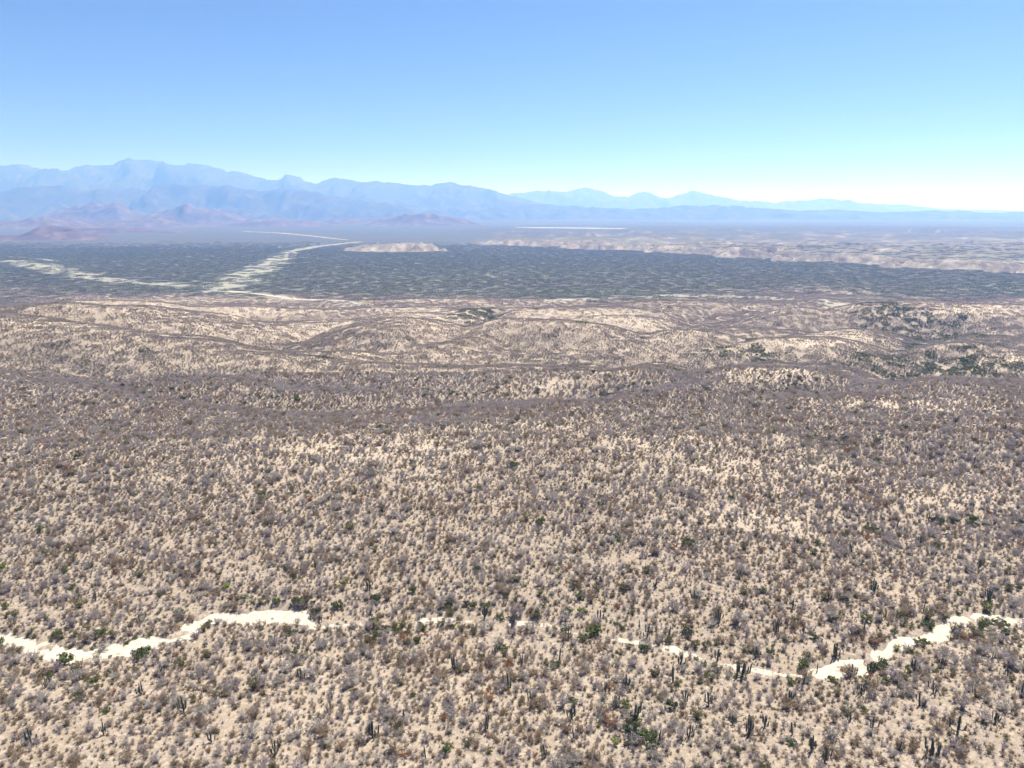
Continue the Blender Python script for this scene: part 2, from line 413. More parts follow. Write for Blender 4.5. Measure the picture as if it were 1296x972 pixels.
# ------------------------------------------------------------------ the ground, one sheet to the horizon
RIVERS = [  # dry beds of the plain: points as seen, half width (m)
 ([(455, 306), (400, 312), (370, 318), (345, 330), (318, 345), (290, 360), (275, 368)], [25, 30, 45, 55, 60, 55, 40]),
 ([(275, 368), (330, 372), (400, 380), (470, 384)], [30, 28, 25, 20]),
 ([(690, 381), (760, 378), (850, 374), (950, 376), (1040, 380), (1150, 386), (1300, 391), (1420, 396)], [12, 22, 28, 30, 30, 34, 40, 40]),
 ([(-60, 338), (20, 330), (60, 338), (110, 350), (170, 358), (240, 362), (290, 362)], [40, 45, 60, 45, 35, 30, 25]),
 ([(-40, 322), (30, 326), (90, 332)], [12, 14, 10]),
]
RW = [(at_many(p), np.array(w, float)) for p, w in RIVERS]
def river_mask(x, y):
    s = np.zeros(np.shape(x))
    m = (y > 1100) & (y < 5500)
    if m.any():
        xs, ys = x[m], y[m]; n = fbm(xs, ys, 120, 4, 131)
        v = np.zeros(xs.shape)
        for P, w in RW:
            d, a = poly_dist(xs, ys, P)
            hw = np.interp(a, np.linspace(0, 1, len(w)), w) * 1.1
            v = np.maximum(v, 1 - sstep(0.35, 1.3, d / hw + n * 0.65))
        s[m] = v * 0.75 * (1 - sstep(-66, -58, base_h(xs, ys)))
    return s
def build_ground():
    az = np.concatenate([np.radians(np.linspace(-52, 52, 640)), np.radians(np.linspace(56, 304, 60))])
    rr = np.concatenate([np.geomspace(4, 60, 14), np.geomspace(62, 300, 250), np.geomspace(301.5, 5000, 520)[0:], np.geomspace(5060, 80000, 90)])
    R, A = np.meshgrid(rr, az, indexing='ij')
    X, Y = R * np.sin(A), R * np.cos(A)
    Z = height(X, Y)
    F = grid_faces(len(rr), len(az), True)
    V = np.stack([X, Y, Z], -1).reshape(-1, 3)
    V = np.vstack([V, [[0, 0, float(height(np.array([0.]), np.array([0.]))[0])]]])
    me = mesh_from('ground', V, F, GROUND, True)
    n = len(az)
    x, y = V[:, 0], V[:, 1]
    den, bare, green, dense = cover(x, y)
    p, d = plateau(x, y)
    gz = np.gradient(Z, axis=0) / np.maximum(np.gradient(R, axis=0), 1e-6)
    ga = np.gradient(Z, axis=1) / np.maximum(np.abs(np.gradient(A, axis=1)) * R, 1e-6)
    slope = np.append(np.hypot(gz, ga).ravel(), 0)
    farm = sstep(1380, 1800, y + fbm(x, y, 480, 4, 145) * 340)
    cliff = np.clip(sstep(0.10, 0.32, slope) * farm * (1 - sstep(6500, 8500, y)), 0, 1)
    flat = sstep(0.3, 0.9, p) * (y > 1500)
    cliff = np.maximum(cliff, flat * sstep(0.0, 0.5, fbm(x, y * .6, 300, 5, 141, .65)) * 0.7 * (1 - sstep(5000, 8000, y)))
    river = river_mask(x, y)
    add_attr(me, 'bare', bare); add_attr(me, 'scrub', np.clip(farm * (0.92 + 0.06 * sstep(3200, 5000, y)), 0, 1)); add_attr(me, 'cliff', cliff * 0.72 * (y > 1350)); add_attr(me, 'sand', river); add_attr(me, 'far_shade', sstep(3600, 5400, y) * .72)
    link('ground', me, kind='structure')
build_ground()

def build_wash():
    """the flat sandy bed, a sheet that runs into the banks on both sides"""
    t = np.gradient(WASH[:, :2], axis=0); t /= np.linalg.norm(t, axis=1)[:, None]
    nrm = np.stack([-t[:, 1], t[:, 0]], 1)
    k = np.linspace(-1.5, 1.5, 11)
    P = WASH[:, None, :2] + nrm[:, None, :] * (WASH[:, 2][:, None] * k[None, :])[:, :, None]
    zc = base_h(WASH[:, 0], WASH[:, 1]) - 0.7 - 0.94 * np.clip(WASH[:, 2] / 3, .22, 1)
    zc = np.convolve(np.pad(zc, 6, 'edge'), np.ones(13) / 13, 'valid')
    Z = zc[:, None] + fbm(P[..., 0], P[..., 1], 5, 2, 151) * 0.10
    me = mesh_from('sandy_wash', np.dstack([P, Z]).reshape(-1, 3), grid_faces(len(WASH), 11), WASH_SAND, True)
    link('sandy_wash', me, kind='structure')
build_wash()
def ribbon(name, px, hw, m, lift, n=60, seed=1):
    P = at_many(px); L = smooth_line(P, np.array(hw, float), n)
    t = np.gradient(L[:, :2], axis=0); t /= np.linalg.norm(t, axis=1)[:, None] + 1e-9
    nr = np.stack([-t[:, 1], t[:, 0]], 1)
    e1 = 1 + 0.35 * fbm(L[:, 0], L[:, 1], 60, 3, seed); e2 = 1 + 0.35 * fbm(L[:, 0], L[:, 1], 60, 3, seed + 9)
    k = np.linspace(-1, 1, 5)
    K = np.where(k[None, :] < 0, k[None, :] * e1[:, None], k[None, :] * e2[:, None])
    Q = L[:, None, :2] + nr[:, None, :] * (L[:, 2][:, None] * K)[:, :, None]
    Z = height(Q[..., 0], Q[..., 1]) + lift
    me = mesh_from(name, np.dstack([Q, Z]).reshape(-1, 3), grid_faces(n, 5), m, True)
    return link(name, me, kind='structure')
ribbon('dirt_track', [(308, 293), (350, 295), (395, 299), (440, 304)], [22, 20, 16, 12], RIVER_SAND, 2.0)
ribbon('white_flat', [(652, 288), (690, 288.5), (740, 289), (790, 289.6)], [60, 150, 160, 70], WHITE_FLAT, 2.5, 40)
ribbon('riverbed_channel', [(455, 384), (400, 380), (330, 373), (285, 368)], [8, 9, 10, 8], WASH_SAND, 0.6)

# ------------------------------------------------------------------ mountains and hills
def row_z(row, y):
    u, f, w = pix_ray(648.0, row); return CAM_Z + y * w / f
def col_x(px, row, y):
    u, f, w = pix_ray(px, row); return y * u / f
def mountain(name, sky_line, dist, depth, base_z, m, seed, label=None, n_s=520, n_t=70, wl=2600, rough=0.5):
    """a range: its crest follows a line of points, spurs and ravines run down both flanks"""
    a = np.array(sky_line, float)
    xs = np.array([col_x(p, r, dist) for p, r in a]); zs = np.array([row_z(r, dist) for p, r in a])
    x = np.linspace(xs[0], xs[-1], n_s); crest = np.interp(x, xs, zs) - base_z
    crest = crest + fbm(x, x * 0, wl * 0.4, 5, seed + 3, .6) * np.minimum(crest * 0.14, 95)
    edge = sstep(0, .06, np.linspace(0, 1, n_s)) * sstep(0, .06, 1 - np.linspace(0, 1, n_s))
    t = np.linspace(-1, 1, n_t)
    X, T = np.meshgrid(x, t, indexing='ij')
    wander = fbm(x, x * 0 + 7, wl * 2.0, 3, seed)[:, None] * depth * 0.12
    Y = dist + T * depth + wander * (1 - np.abs(T))
    prof = (1 - np.abs(T)) ** 1.25
    rg = ridged(X + fbm(X, Y, wl, 3, seed + 5) * wl * .25, Y * 0.55, wl, 5, seed + 7, 0.5) - 0.62
    Z = base_z - 60 + (crest * edge + 60)[:, None] * np.clip(prof + rg * rough * 2.6 * np.abs(T) ** 0.6 * (1 - np.abs(T)) * 2, -0.2, 1.0)
    me = mesh_from(name, np.dstack([X, Y, Z]).reshape(-1, 3), grid_faces(n_s, n_t)[:, ::-1], m, True)
    return link(name, me, kind='structure')
mountain('mountain_range', [(-330, 235), (-240, 214), (-150, 222), (-60, 205), (0, 208), (20, 208), (45, 214), (60, 219), (95, 212), (120, 207), (140, 203), (155, 198), (180, 202), (215, 208), (240, 206), (270, 213),
  (300, 218), (330, 225), (365, 222), (400, 229), (425, 225), (460, 230), (480, 229), (520, 233), (545, 233), (568, 229), (590, 235), (612, 237), (645, 247), (700, 262), (760, 275)], 23000, 6500, 40, ROCK, 301, n_s=760, n_t=90)
mountain('mountain_range', [(520, 272), (600, 255), (650, 245), (675, 240), (700, 243), (725, 240), (745, 236), (770, 244), (795, 248), (815, 243), (850, 250), (880, 239), (905, 246), (930, 252), (965, 256), (1000, 253), (1040, 251),
  (1080, 256), (1120, 258), (1160, 261), (1220, 265), (1296, 268), (1400, 266), (1500, 270)], 32000, 6000, 50, ROCK, 331, n_s=640)
mountain('foothill_ridge', [(-200, 262), (-80, 245), (0, 243), (60, 235), (120, 240), (180, 236), (250, 232), (320, 240), (380, 240), (440, 250), (520, 262), (600, 272)], 16500, 3000, 10, ROCK, 361, n_s=420, n_t=60, wl=1500)
mountain('foothill_ridge', [(520, 272), (560, 264), (610, 258), (650, 256), (690, 259), (740, 261), (800, 265), (850, 261), (910, 258), (960, 263), (1010, 267), (1060, 265), (1110, 269), (1180, 266), (1260, 269), (1330, 266), (1400, 270)], 19000, 2600, 15, ROCK, 391, n_s=420, n_t=60, wl=1500)
def hill(px, base_row, half_px, top_row, depth, seed, peaks=3):
    c = cast([px], [base_row], height)[0]; y = c[1]
    zb = float(height(c[0:1], c[1:2])[0]); hgt = row_z(top_row, y + depth) - zb
    w = 1.3 * half_px / FPX * y; hgt *= 0.95
    n = 90
    U, T = np.meshgrid(np.linspace(-1, 1, n), np.linspace(-1, 1, 56), indexing='ij')
    X = c[0] + U * w; Y = y + depth + T * depth
    r = np.sqrt(U ** 2 + T ** 2)
    env = np.clip(1 - r * r, 0, 1) ** 1.6
    rg = ridged(X, Y * 0.8, w * 0.7, 4, seed, .5)
    Z = zb - 15 + (hgt + 15) * env * np.clip(0.42 + 0.75 * rg, 0.2, 1.25)
    me = mesh_from('rocky_hill', np.dstack([X, Y, Z]).reshape(-1, 3), grid_faces(n, 56)[:, ::-1], HILL_ROCK, True)
    return link('rocky_hill', me, kind='structure')
hill(95, 284, 85, 254, 700, 401); hill(222, 285, 75, 256, 700, 402); hill(530, 286, 75, 268, 600, 403)
hill(20, 290, 80, 272, 600, 404); hill(150, 288, 100, 276, 500, 405); hill(330, 287, 90, 274, 500, 406); hill(20, 305, 75, 285, 400, 407)
hill(450, 284, 60, 273, 500, 408); hill(120, 296, 110, 286, 400, 409)

# ------------------------------------------------------------------ plants
def blade_mesh(segs, widths):
    """thin crossed slivers along each segment: (start, end) pairs"""
    V, F = [], []
    for (a, b), w in zip(segs, widths):
        d = b - a; s = d.cross(Vector((0.3, 0.2, 1))); 
        if s.length < 1e-4: s = Vector((1, 0, 0))
        s.normalize(); s2 = d.cross(s).normalized()
        for q in (s, s2):
            i = len(V); V += [a - q * w, a + q * w, b]; F.append((i, i + 1, i + 2))
    return V, F
def shrub_parts(seed, spread=1.0, tall=0.8, stems=9, twigs=13, leaves=0, leaf=0.1, thick=1.0):
    """a many-stemmed dry shrub of about unit half-width: stems and a haze of fine twigs"""
    rnd = random.Random(seed)
    st, sw, tw, tww, lv = [], [], [], [], []
    for i in range(stems):
        a = 2 * math.pi * (i + rnd.random() * .8) / stems
        lean = rnd.uniform(0.25, 1.0); L = rnd.uniform(.75, 1.1)
        p0 = Vector((rnd.gauss(0, .05), rnd.gauss(0, .05), -0.06))
        p1 = Vector((math.cos(a) * lean * .5 * spread, math.sin(a) * lean * .5 * spread, tall * .55 * L))
        p2 = Vector((math.cos(a + .2) * lean * .85 * spread, math.sin(a + .2) * lean * .85 * spread, tall * (1.0 - .25 * lean) * L))
        st += [(p0, p1), (p1, p2)]; sw += [.030, .018]
        for k in range(twigs):
            f = rnd.random(); o = p0.lerp(p1, f * 2) if f < .5 else p1.lerp(p2, f * 2 - 1)
            if o.z < .12: o.z = .12
            d = Vector((rnd.gauss(0, 1), rnd.gauss(0, 1), rnd.gauss(.55, .7))).normalized() * rnd.uniform(.2, .42)
            e = o + d; e.z = max(e.z, .06)
            tw.append((o, e)); tww.append(rnd.uniform(.017, .030))
            for _ in range(3):
                g = o.lerp(e, rnd.uniform(.3, 1)); d2 = Vector((rnd.gauss(0, 1), rnd.gauss(0, 1), rnd.gauss(.3, .8))).normalized() * rnd.uniform(.1, .22)
                tw.append((g, g + d2)); tww.append(rnd.uniform(.014, .026))
            for _ in range(leaves):
                g = o.lerp(e, rnd.uniform(.2, 1.1)) + Vector((rnd.gauss(0, .08), rnd.gauss(0, .08), rnd.gauss(0, .08)))
                lv.append(g)
    V, F = blade_mesh(st, sw)
    V2, F2 = blade_mesh(tw, [w * thick for w in tww])
    for g in lv:
        i = len(V2); s = leaf * rnd.uniform(.6, 1.4)
        n = Vector((rnd.gauss(0, 1), rnd.gauss(0, 1), rnd.gauss(0.4, 1))).normalized()
        u = n.orthogonal().normalized(); u.rotate(__import__('mathutils').Quaternion(n, rnd.random() * 6.28)); w = n.cross(u)
        V2 += [g - u * s, g + w * s * .6, g + u * s]; F2.append((i, i + 1, i + 2))
    return (V, F), (V2, F2)
def tree_parts(seed, tall=1.5, clumps=13, per=34, leaf=0.11, spread=0.62):
    """a small desert tree: forking trunk and leaf clumps with gaps between"""
    rnd = random.Random(seed)
    st, sw = [], []
    V2, F2 = [], []
    fork = Vector((rnd.gauss(0, .06), rnd.gauss(0, .06), tall * .3))
    st.append((Vector((0, 0, -.1)), fork)); sw.append(.085)
    for i in range(clumps):
        a = 6.283 * (i / clumps + rnd.random() * .15); r = spread * math.sqrt(rnd.random()) * 1.25
        c = Vector((math.cos(a) * r, math.sin(a) * r, tall * rnd.uniform(.36, .92) * (1 - .25 * r)))
        st.append((fork, c)); sw.append(.04)
        cr = rnd.uniform(.2, .36)
        for _ in range(per):
            d = Vector((rnd.gauss(0, 1), rnd.gauss(0, 1), rnd.gauss(0, .8))).normalized() * cr * rnd.random() ** .45
            g = c + d; i0 = len(V2); s = leaf * rnd.uniform(.6, 1.35)
            n = (d.normalized() + Vector((rnd.gauss(0, .6), rnd.gauss(0, .6), rnd.gauss(.3, .6)))).normalized()
            u = n.orthogonal().normalized(); w = n.cross(u); a2 = rnd.random() * 6.28
            u2 = u * math.cos(a2) + w * math.sin(a2); w2 = n.cross(u2)
            V2 += [g - u2 * s, g - w2 * s * .55, g + u2 * s, g + w2 * s * .55]; F2 += [(i0, i0 + 1, i0 + 2), (i0, i0 + 2, i0 + 3)]
    V, F = blade_mesh(st, sw)
    return (V, F), (V2, F2)
def column(path, rads, sides=10):
    """a ribbed fleshy column along a path"""
    V, F = [], []
    for k, (p, r) in enumerate(zip(path, rads)):
        d = (path[min(k + 1, len(path) - 1)] - path[max(k - 1, 0)]).normalized()
        u = d.orthogonal().normalized() if abs(d.z) < .95 else Vector((1, 0, 0)); u = (u - d * u.dot(d)).normalized(); w = d.cross(u)
        for s in range(sides):
            a = 2 * math.pi * s / sides; rr = r * (1.12 if s % 2 else .88)
            V.append(p + u * math.cos(a) * rr + w * math.sin(a) * rr)
    for k in range(len(path) - 1):
        for s in range(sides):
            a, b = k * sides + s, k * sides + (s + 1) % sides
            F += [(a, b, b + sides), (a, b + sides, a + sides)]
    V.append(path[-1]); t = len(V) - 1; k = (len(path) - 1) * sides
    F += [(k + s, k + (s + 1) % sides, t) for s in range(sides)]
    return V, F
def cactus_parts(seed, arms):
    """a columnar cactus one unit tall: trunk and arms that curve upwards"""
    rnd = random.Random(seed)
    lean = Vector((rnd.gauss(0, .07), rnd.gauss(0, .07), 0))
    tz = [-.04, .15, .4, .7, .92, 1.0]
    trunk = column([Vector((0, 0, z)) + lean * z for z in tz], [.036, .042, .045, .041, .034, .014])
    out = []
    for i in range(arms):
        a = 6.283 * (i + rnd.random() * .6) / max(arms, 1); z0 = rnd.uniform(.06, .36); L = rnd.uniform(.14, .7); o = rnd.uniform(.1, .3)
        d = Vector((math.cos(a), math.sin(a), 0)); b = Vector((0, 0, z0)) + lean * z0
        top = min(z0 + .1 + L, 1.02)
        path = [b, b + d * o * .6 + Vector((0, 0, .02)), b + d * o + Vector((0, 0, .1)), Vector((b.x, b.y, 0)) + d * o * 1.08 + Vector((0, 0, (z0 + .1 + top) / 2)), Vector((b.x, b.y, 0)) + d * o * 1.15 + Vector((0, 0, top * .95)), Vector((b.x, b.y, 0)) + d * o * 1.15 + Vector((0, 0, top))]
        out.append(column(path, [.024, .029, .033, .034, .028, .011], 8))
    return trunk, out
def m3(name, VF, m, smooth=False): return mesh_from(name, [tuple(v) for v in VF[0]], VF[1], m, smooth)
SHRUBS = {}     # kind -> list of (stem mesh, crown mesh, joined mesh)
def joined(name, a, b, ma, mb):
    V = [tuple(v) for v in a[0]] + [tuple(v) for v in b[0]]; k = len(a[0])
    F = list(a[1]) + [(x + k, y + k, z + k) for x, y, z in b[1]]
    me = mesh_from(name, V, F, ma); me.materials.append(mb)
    ix = np.zeros(len(me.polygons), np.int32); ix[len(a[1]):] = 1
    me.polygons.foreach_set('material_index', ix); return me
def add_kind(kind, n, fn, bark, leafm):
    SHRUBS[kind] = []
    for i in range(n):
        a, b = fn(i)
        SHRUBS[kind].append((m3(kind + '_stems', a, bark), m3(kind + '_crown', b, leafm), joined(kind, a, b, bark, leafm)))
add_kind('grey', 4, lambda i: shrub_parts(10 + i, 1, [1.05, .85, 1.3, 1.0][i], 10, 13), TWIG_GREY, TWIG_GREY)
add_kind('mauve', 3, lambda i: shrub_parts(20 + i, 1, [1.15, .95, 1.4][i], 9, 12), TWIG_PURPLE, TWIG_PURPLE)
add_kind('brown', 3, lambda i: shrub_parts(30 + i, 1, [.85, 1.05, .75][i], 9, 11, 1, .07), TWIG_BROWN, TWIG_BROWN)
add_kind('olive', 3, lambda i: shrub_parts(40 + i, 1, [1.0, 1.2, .85][i], 8, 10, 3, .09), BARK, LEAF_OLIVE)
add_kind('rust', 2, lambda i: shrub_parts(50 + i, 1, [.8, 1.1][i], 8, 11, 2, .08), TWIG_RUST, TWIG_RUST)
add_kind('straw', 2, lambda i: shrub_parts(55 + i, 1, [.7, .5][i], 9, 7), TWIG_STRAW, TWIG_STRAW)
add_kind('green', 3, lambda i: tree_parts(60 + i, [1.1, 1.35, .95][i]), BARK, LEAF_GREEN)
add_kind('lime', 2, lambda i: tree_parts(70 + i, [1.1, 1.3][i]), BARK, LEAF_LIME)
add_kind('dark', 2, lambda i: tree_parts(80 + i, [1.2, 1.4][i]), BARK, LEAF_DARK)

rng = np.random.default_rng(7)
def in_view(x, y, margin=60):
    z = height(x, y)
    c, s = math.cos(PITCH), math.sin(PITCH)
    dz = z - CAM_Z
    depth = y * c - dz * s; up = y * s + dz * c
    px = CX + FPX * x / depth; py = CY - FPX * up / depth
    return px, py, (px > -margin) & (px < 1296 + margin) & (py < 972 + margin), z, depth

# --- where the shrubs grow
def jitter(y0, y1, cell, half=0.86, pad=30):
    xs = np.arange(-half * y1 - pad, half * y1 + pad, cell); ys = np.arange(y0, y1, cell)
    X, Y = np.meshgrid(xs, ys)
    X = X + rng.uniform(-.55, .55, X.shape) * cell; Y = Y + rng.uniform(-.55, .55, Y.shape) * cell
    m = np.abs(X) < half * Y + pad
    return X[m], Y[m]
def scatter(y0, y1, cell, gain=1.0):
    x, y = jitter(y0, y1, cell)
    den, bare, green, dense = cover(x, y)
    q, dd, hw = wash_dist(x, y)
    clump = fbm(x, y, 13, 3, 171)
    keep = rng.random(len(x)) < np.clip(den * gain * (1 + 0.75 * clump * (1 - dense)), 0, 1)
    keep &= ~(((q < 0.95) | (dd < np.minimum(hw, 1.6) + .7)) & (rng.random(len(x)) > np.where(hw < 1.6, .3, .07)))
    return x[keep], y[keep], den[keep], green[keep], dense[keep], dd[keep]
def choose_kind(x, y, green, dense, dd):
    n = len(x); r = rng.random(n)
    k = np.full(n, 'grey', dtype=object)
    tone = fbm(x, y, 60, 3, 181)
    k[r < .30 + .35 * dense] = 'mauve'
    k[(r > .58 + .25 * tone) & (dense < .6)] = 'brown'
    k[(r > .91 - .05 * tone)] = 'olive'
    k[(r > .992)] = 'rust'
    g = rng.random(n)
    bank = np.exp(-(dd / 9) ** 2)
    k[g < green * .55 + .22 * bank] = 'olive'
    k[g < green * .42 + .10 * bank + .005] = 'green'
    k[g < green * .16] = 'dark'
    return k
x, y, den, green, dense, dd = scatter(82, 520, 1.4)
kind = choose_kind(x, y, green, dense, dd)
size = np.exp(rng.normal(-0.24, 0.5, len(x))) * (1 + .1 * dense)
size = np.clip(size, .35, 2.6)
px, py, vis, z, depth = in_view(x, y, 0)
near = dict(x=x, y=y, z=z, kind=kind, size=size, px=px, py=py, vis=vis, depth=depth)

# --- landmarks for telling the plants apart
LANDMARKS = [(40, 806, 'the left end of the sandy wash'), (225, 796, 'the fork in the sandy wash'), (340, 772, 'the left bend of the sandy wash'), (510, 785, 'the faint middle of the wash'),
 (690, 787, 'the thin middle stretch of wash'), (850, 816, 'the broken middle of the wash'), (960, 842, 'the pale sand patches near the wash'), (1075, 840, 'the broad right stretch of wash'), (1190, 795, 'the right bend of the sandy wash'),
 (1275, 780, 'the right end of the sandy wash'), (812, 922, 'the dark green thicket'), (30, 955, 'the bottom left corner'), (300, 960, 'the bottom edge on the left'), (560, 962, 'the bottom edge in the middle'),
 (1000, 962, 'the bottom edge on the right'), (1270, 955, 'the bottom right corner'), (6, 718, 'the bright green tree at the left edge'), (1130, 667, 'the green strip on the right slope'), (170, 890, 'the stony slope at lower left'),
 (420, 880, 'the pale slope left of centre'), (640, 870, 'the pale slope in the lower middle'), (1180, 890, 'the brushy slope at lower right'), (300, 700, 'the long slope behind the left wash'),
 (650, 700, 'the long slope behind the middle'), (1000, 720, 'the long slope behind the right wash'), (1210, 575, 'the mauve hollow on the right')]
def where(px, py):
    best = min(LANDMARKS, key=lambda l: math.hypot(px - l[0], (py - l[1]) * 1.5))
    dx, dy = px - best[0], (py - best[1]) * 1.5
    d = math.hypot(dx, dy)
    if d < 14: return 'at ' + best[2]
    w = 'just' if d < 45 else 'well' if d > 95 else ''
    if abs(dx) > abs(dy) * 1.2: s = 'right of' if dx > 0 else 'left of'
    else: s = 'below' if dy > 0 else 'above'
    return (w + ' ' + s + ' ' + best[2]).strip()
def article(x): return x
USED = {}
def put_label(o, text, cat, group):
    o['label'] = text; o['category'] = cat; o['group'] = group

# --- placed one by one: cacti and green trees seen in the photograph
CACTI = [(177, 790), (347, 813), (403, 790), (267, 940), (350, 957), (180, 880), (208, 857), (469, 747), (690, 720), (667, 770), (649, 793), (762, 787), (810, 795), (717, 807), (614, 783), (625, 830), (660, 843), (710, 837),
 (794, 870), (577, 847), (645, 870), (599, 890), (672, 890), (780, 897), (729, 937), (614, 923), (510, 910), (469, 933), (850, 853), (859, 843), (845, 810), (819, 807), (1167, 772), (1016, 805), (1057, 832), (1091, 803), (957, 832),
 (909, 837), (907, 787), (1079, 855), (1031, 853), (1101, 855), (1157, 850), (1187, 843), (1277, 855), (1252, 837), (899, 893), (871, 935), (942, 857), (1014, 870), (1166, 893), (1182, 877), (1077, 913), (1106, 923), (1002, 887),
 (969, 920), (1004, 930), (1027, 950), (1047, 963), (951, 930), (929, 917), (1231, 883), (1046, 760), (1106, 750), (1241, 720), (1121, 783), (1136, 783), (1124, 723), (1134, 670), (1146, 572), (1270, 545), (1208, 536), (1235, 586),
 (1176, 658), (802, 911), (810, 908), (792, 871), (849, 864), (766, 880), (866, 889), (725, 910), (783, 893), (835, 940), (800, 940), (1090, 880), (1210, 930), (1260, 915), (1140, 950), (1180, 960), (1290, 880), (980, 800), (1000, 770),
 (940, 770), (880, 760), (830, 745), (760, 740), (560, 740), (400, 720), (250, 720), (120, 760), (60, 870), (130, 930), (40, 940), (230, 900), (420, 900), (380, 860), (540, 960), (690, 960), (1250, 760), (1200, 740), (1160, 690), (1080, 700), (1010, 690)]
ARM_WORDS = ['unbranched', 'one-armed', 'two-armed', 'three-armed', 'four-armed', 'five-armed', 'six-armed', 'many-armed']
CACTUS_MESH = []
for i, arms in enumerate([4, 6, 3, 7, 5, 2, 8, 1, 3, 5, 4, 0, 2, 6]):
    tr, ar = cactus_parts(200 + i, arms)
    CACTUS_MESH.append((m3('cactus_trunk', tr, CACTUS, True), [m3('cactus_arm', a, CACTUS, True) for a in ar]))
rc = random.Random(5)
def place_cactus(px_, py_, hgt=None):
    p = at(px_, py_); v = rc.randrange(len(CACTUS_MESH)); tr, ar = CACTUS_MESH[v]
    s = hgt or rc.uniform(2.3, 4.3); wide = rc.uniform(.9, 1.3)
    e = link('columnar_cactus', None); e.location = p; e.rotation_euler = (0, 0, rc.random() * 6.28); e.scale = (s * wide, s * wide, s)
    e.empty_display_size = .2
    link('trunk', tr, e)
    for a in ar: link('arm', a, e)
    hw = 'tall' if s > 3.7 else 'short' if s < 2.9 else 'middle-sized'
    put_label(e, f'{hw} dark {ARM_WORDS[min(len(ar), 7)]} cactus {where(px_, py_)}', 'cactus', 'columnar cacti in the scrub')
for c in CACTI: place_cactus(c[0] + rc.uniform(-3, 3), c[1])
TREES = [(2, 722, 'lime', 2.4), (287, 745, 'lime', 1.8), (82, 724, 'green', 1.9), (388, 762, 'olive', 2.4), (427, 770, 'green', 2.3), (400, 776, 'green', 2.0), (73, 806, 'green', 1.9), (143, 806, 'olive', 2.2), (128, 805, 'green', 2.0), (7, 770, 'green', 1.7),
 (258, 799, 'olive', 2.0), (97, 850, 'olive', 1.8), (190, 805, 'olive', 2.0), (363, 720, 'dark', 1.5), (614, 770, 'green', 2.0), (599, 770, 'green', 1.8), (735, 758, 'green', 2.0), (735, 776, 'lime', 1.7), (654, 736, 'green', 1.8),
 (522, 750, 'green', 1.7), (436, 740, 'lime', 1.4), (715, 800, 'green', 1.7), (819, 935, 'green', 2.6), (799, 928, 'dark', 2.6), (849, 897, 'dark', 2.0), (792, 897, 'green', 1.9), (779, 941, 'lime', 1.3), (826, 948, 'dark', 2.0), (805, 915, 'green', 1.8),
 (499, 796, 'olive', 2.3), (964, 750, 'green', 1.8), (1067, 760, 'dark', 1.8), (1087, 800, 'green', 2.2), (1147, 776, 'olive', 2.2), (1174, 793, 'green', 2.3), (1022, 834, 'olive', 2.4), (1161, 816, 'green', 1.9), (1172, 815, 'green', 1.8), (1246, 788, 'olive', 2.0),
 (1206, 800, 'olive', 2.3), (1134, 824, 'olive', 2.0), (869, 804, 'dark', 2.2), (1054, 786, 'green', 1.8), (1031, 809, 'green', 1.8), (1239, 804, 'olive', 2.0), (1144, 860, 'olive', 2.2), (1065, 557, 'green', 2.4), (1100, 671, 'green', 2.5), (1106, 672, 'dark', 2.0),
 (1190, 662, 'green', 2.2), (1180, 660, 'dark', 1.8), (1205, 661, 'green', 1.8), (300, 760, 'olive', 2.0), (330, 764, 'olive', 2.3), (350, 762, 'green', 1.9), (110, 812, 'olive', 1.6), (20, 800, 'olive', 1.6), (493, 718, 'rust', 1.9), (773, 919, 'rust', 2.6),
 (562, 911, 'rust', 2.0), (510, 957, 'rust', 2.2), (1107, 815, 'rust', 2.3), (360, 793, 'rust', 1.6), (863, 906, 'rust', 1.5), (590, 766, 'dark', 1.5), (1000, 865, 'green', 1.5), (900, 862, 'olive', 1.9), (690, 760, 'olive', 1.8)]
KIND_TEXT = {'lime': ('bright yellow-green leafy tree', 'leafy_tree', 'tree'), 'green': ('green leafy bush', 'leafy_bush', 'bush'), 'dark': ('dark green dense bush', 'leafy_bush', 'bush'), 'olive': ('olive-coloured bush', 'olive_bush', 'bush'),
             'rust': ('rust-coloured dry bush', 'dry_shrub', 'shrub'), 'grey': ('grey leafless shrub', 'dry_shrub', 'shrub'), 'mauve': ('mauve-grey leafless shrub', 'dry_shrub', 'shrub'), 'brown': ('brown twiggy shrub', 'dry_shrub', 'shrub')}
def place_plant(x_, y_, z_, k, s, px_, py_, rnd, group):
    st, cr, _ = SHRUBS[k][rnd.randrange(len(SHRUBS[k]))]
    txt, name, cat = KIND_TEXT[k]
    e = link(name, None); e.location = (x_, y_, z_); e.rotation_euler = (0, 0, rnd.random() * 6.28)
    sz = s * rnd.uniform(.85, 1.1); e.scale = (s, s, sz); e.empty_display_size = .2
    tree = k in ('lime', 'green', 'dark')
    link('trunk' if tree else 'stems', st, e); link('crown', cr, e)
    sw = 'large ' if s > 1.95 else 'small ' if s < 1.3 else ''
    put_label(e, sw + txt + ' ' + where(px_, py_), cat, group)
TP = at_many([(t[0], t[1]) for t in TREES]); TZ = height(TP[:, 0], TP[:, 1])
for (px_, py_, k, s), p, zz in zip(TREES, TP, TZ):
    place_plant(p[0], p[1], zz, k, s * 0.85, px_, py_, rc, 'coloured bushes along the wash')
# the shrubs that show largest, one by one
score = np.where(vis, size / depth, 0)
first = np.argsort(-score)[:300]
for i in first:
    place_plant(x[i], y[i], z[i], kind[i], float(size[i]), px[i], py[i], rc, 'single shrubs of the near slope')
rest = np.ones(len(x), bool); rest[first] = False

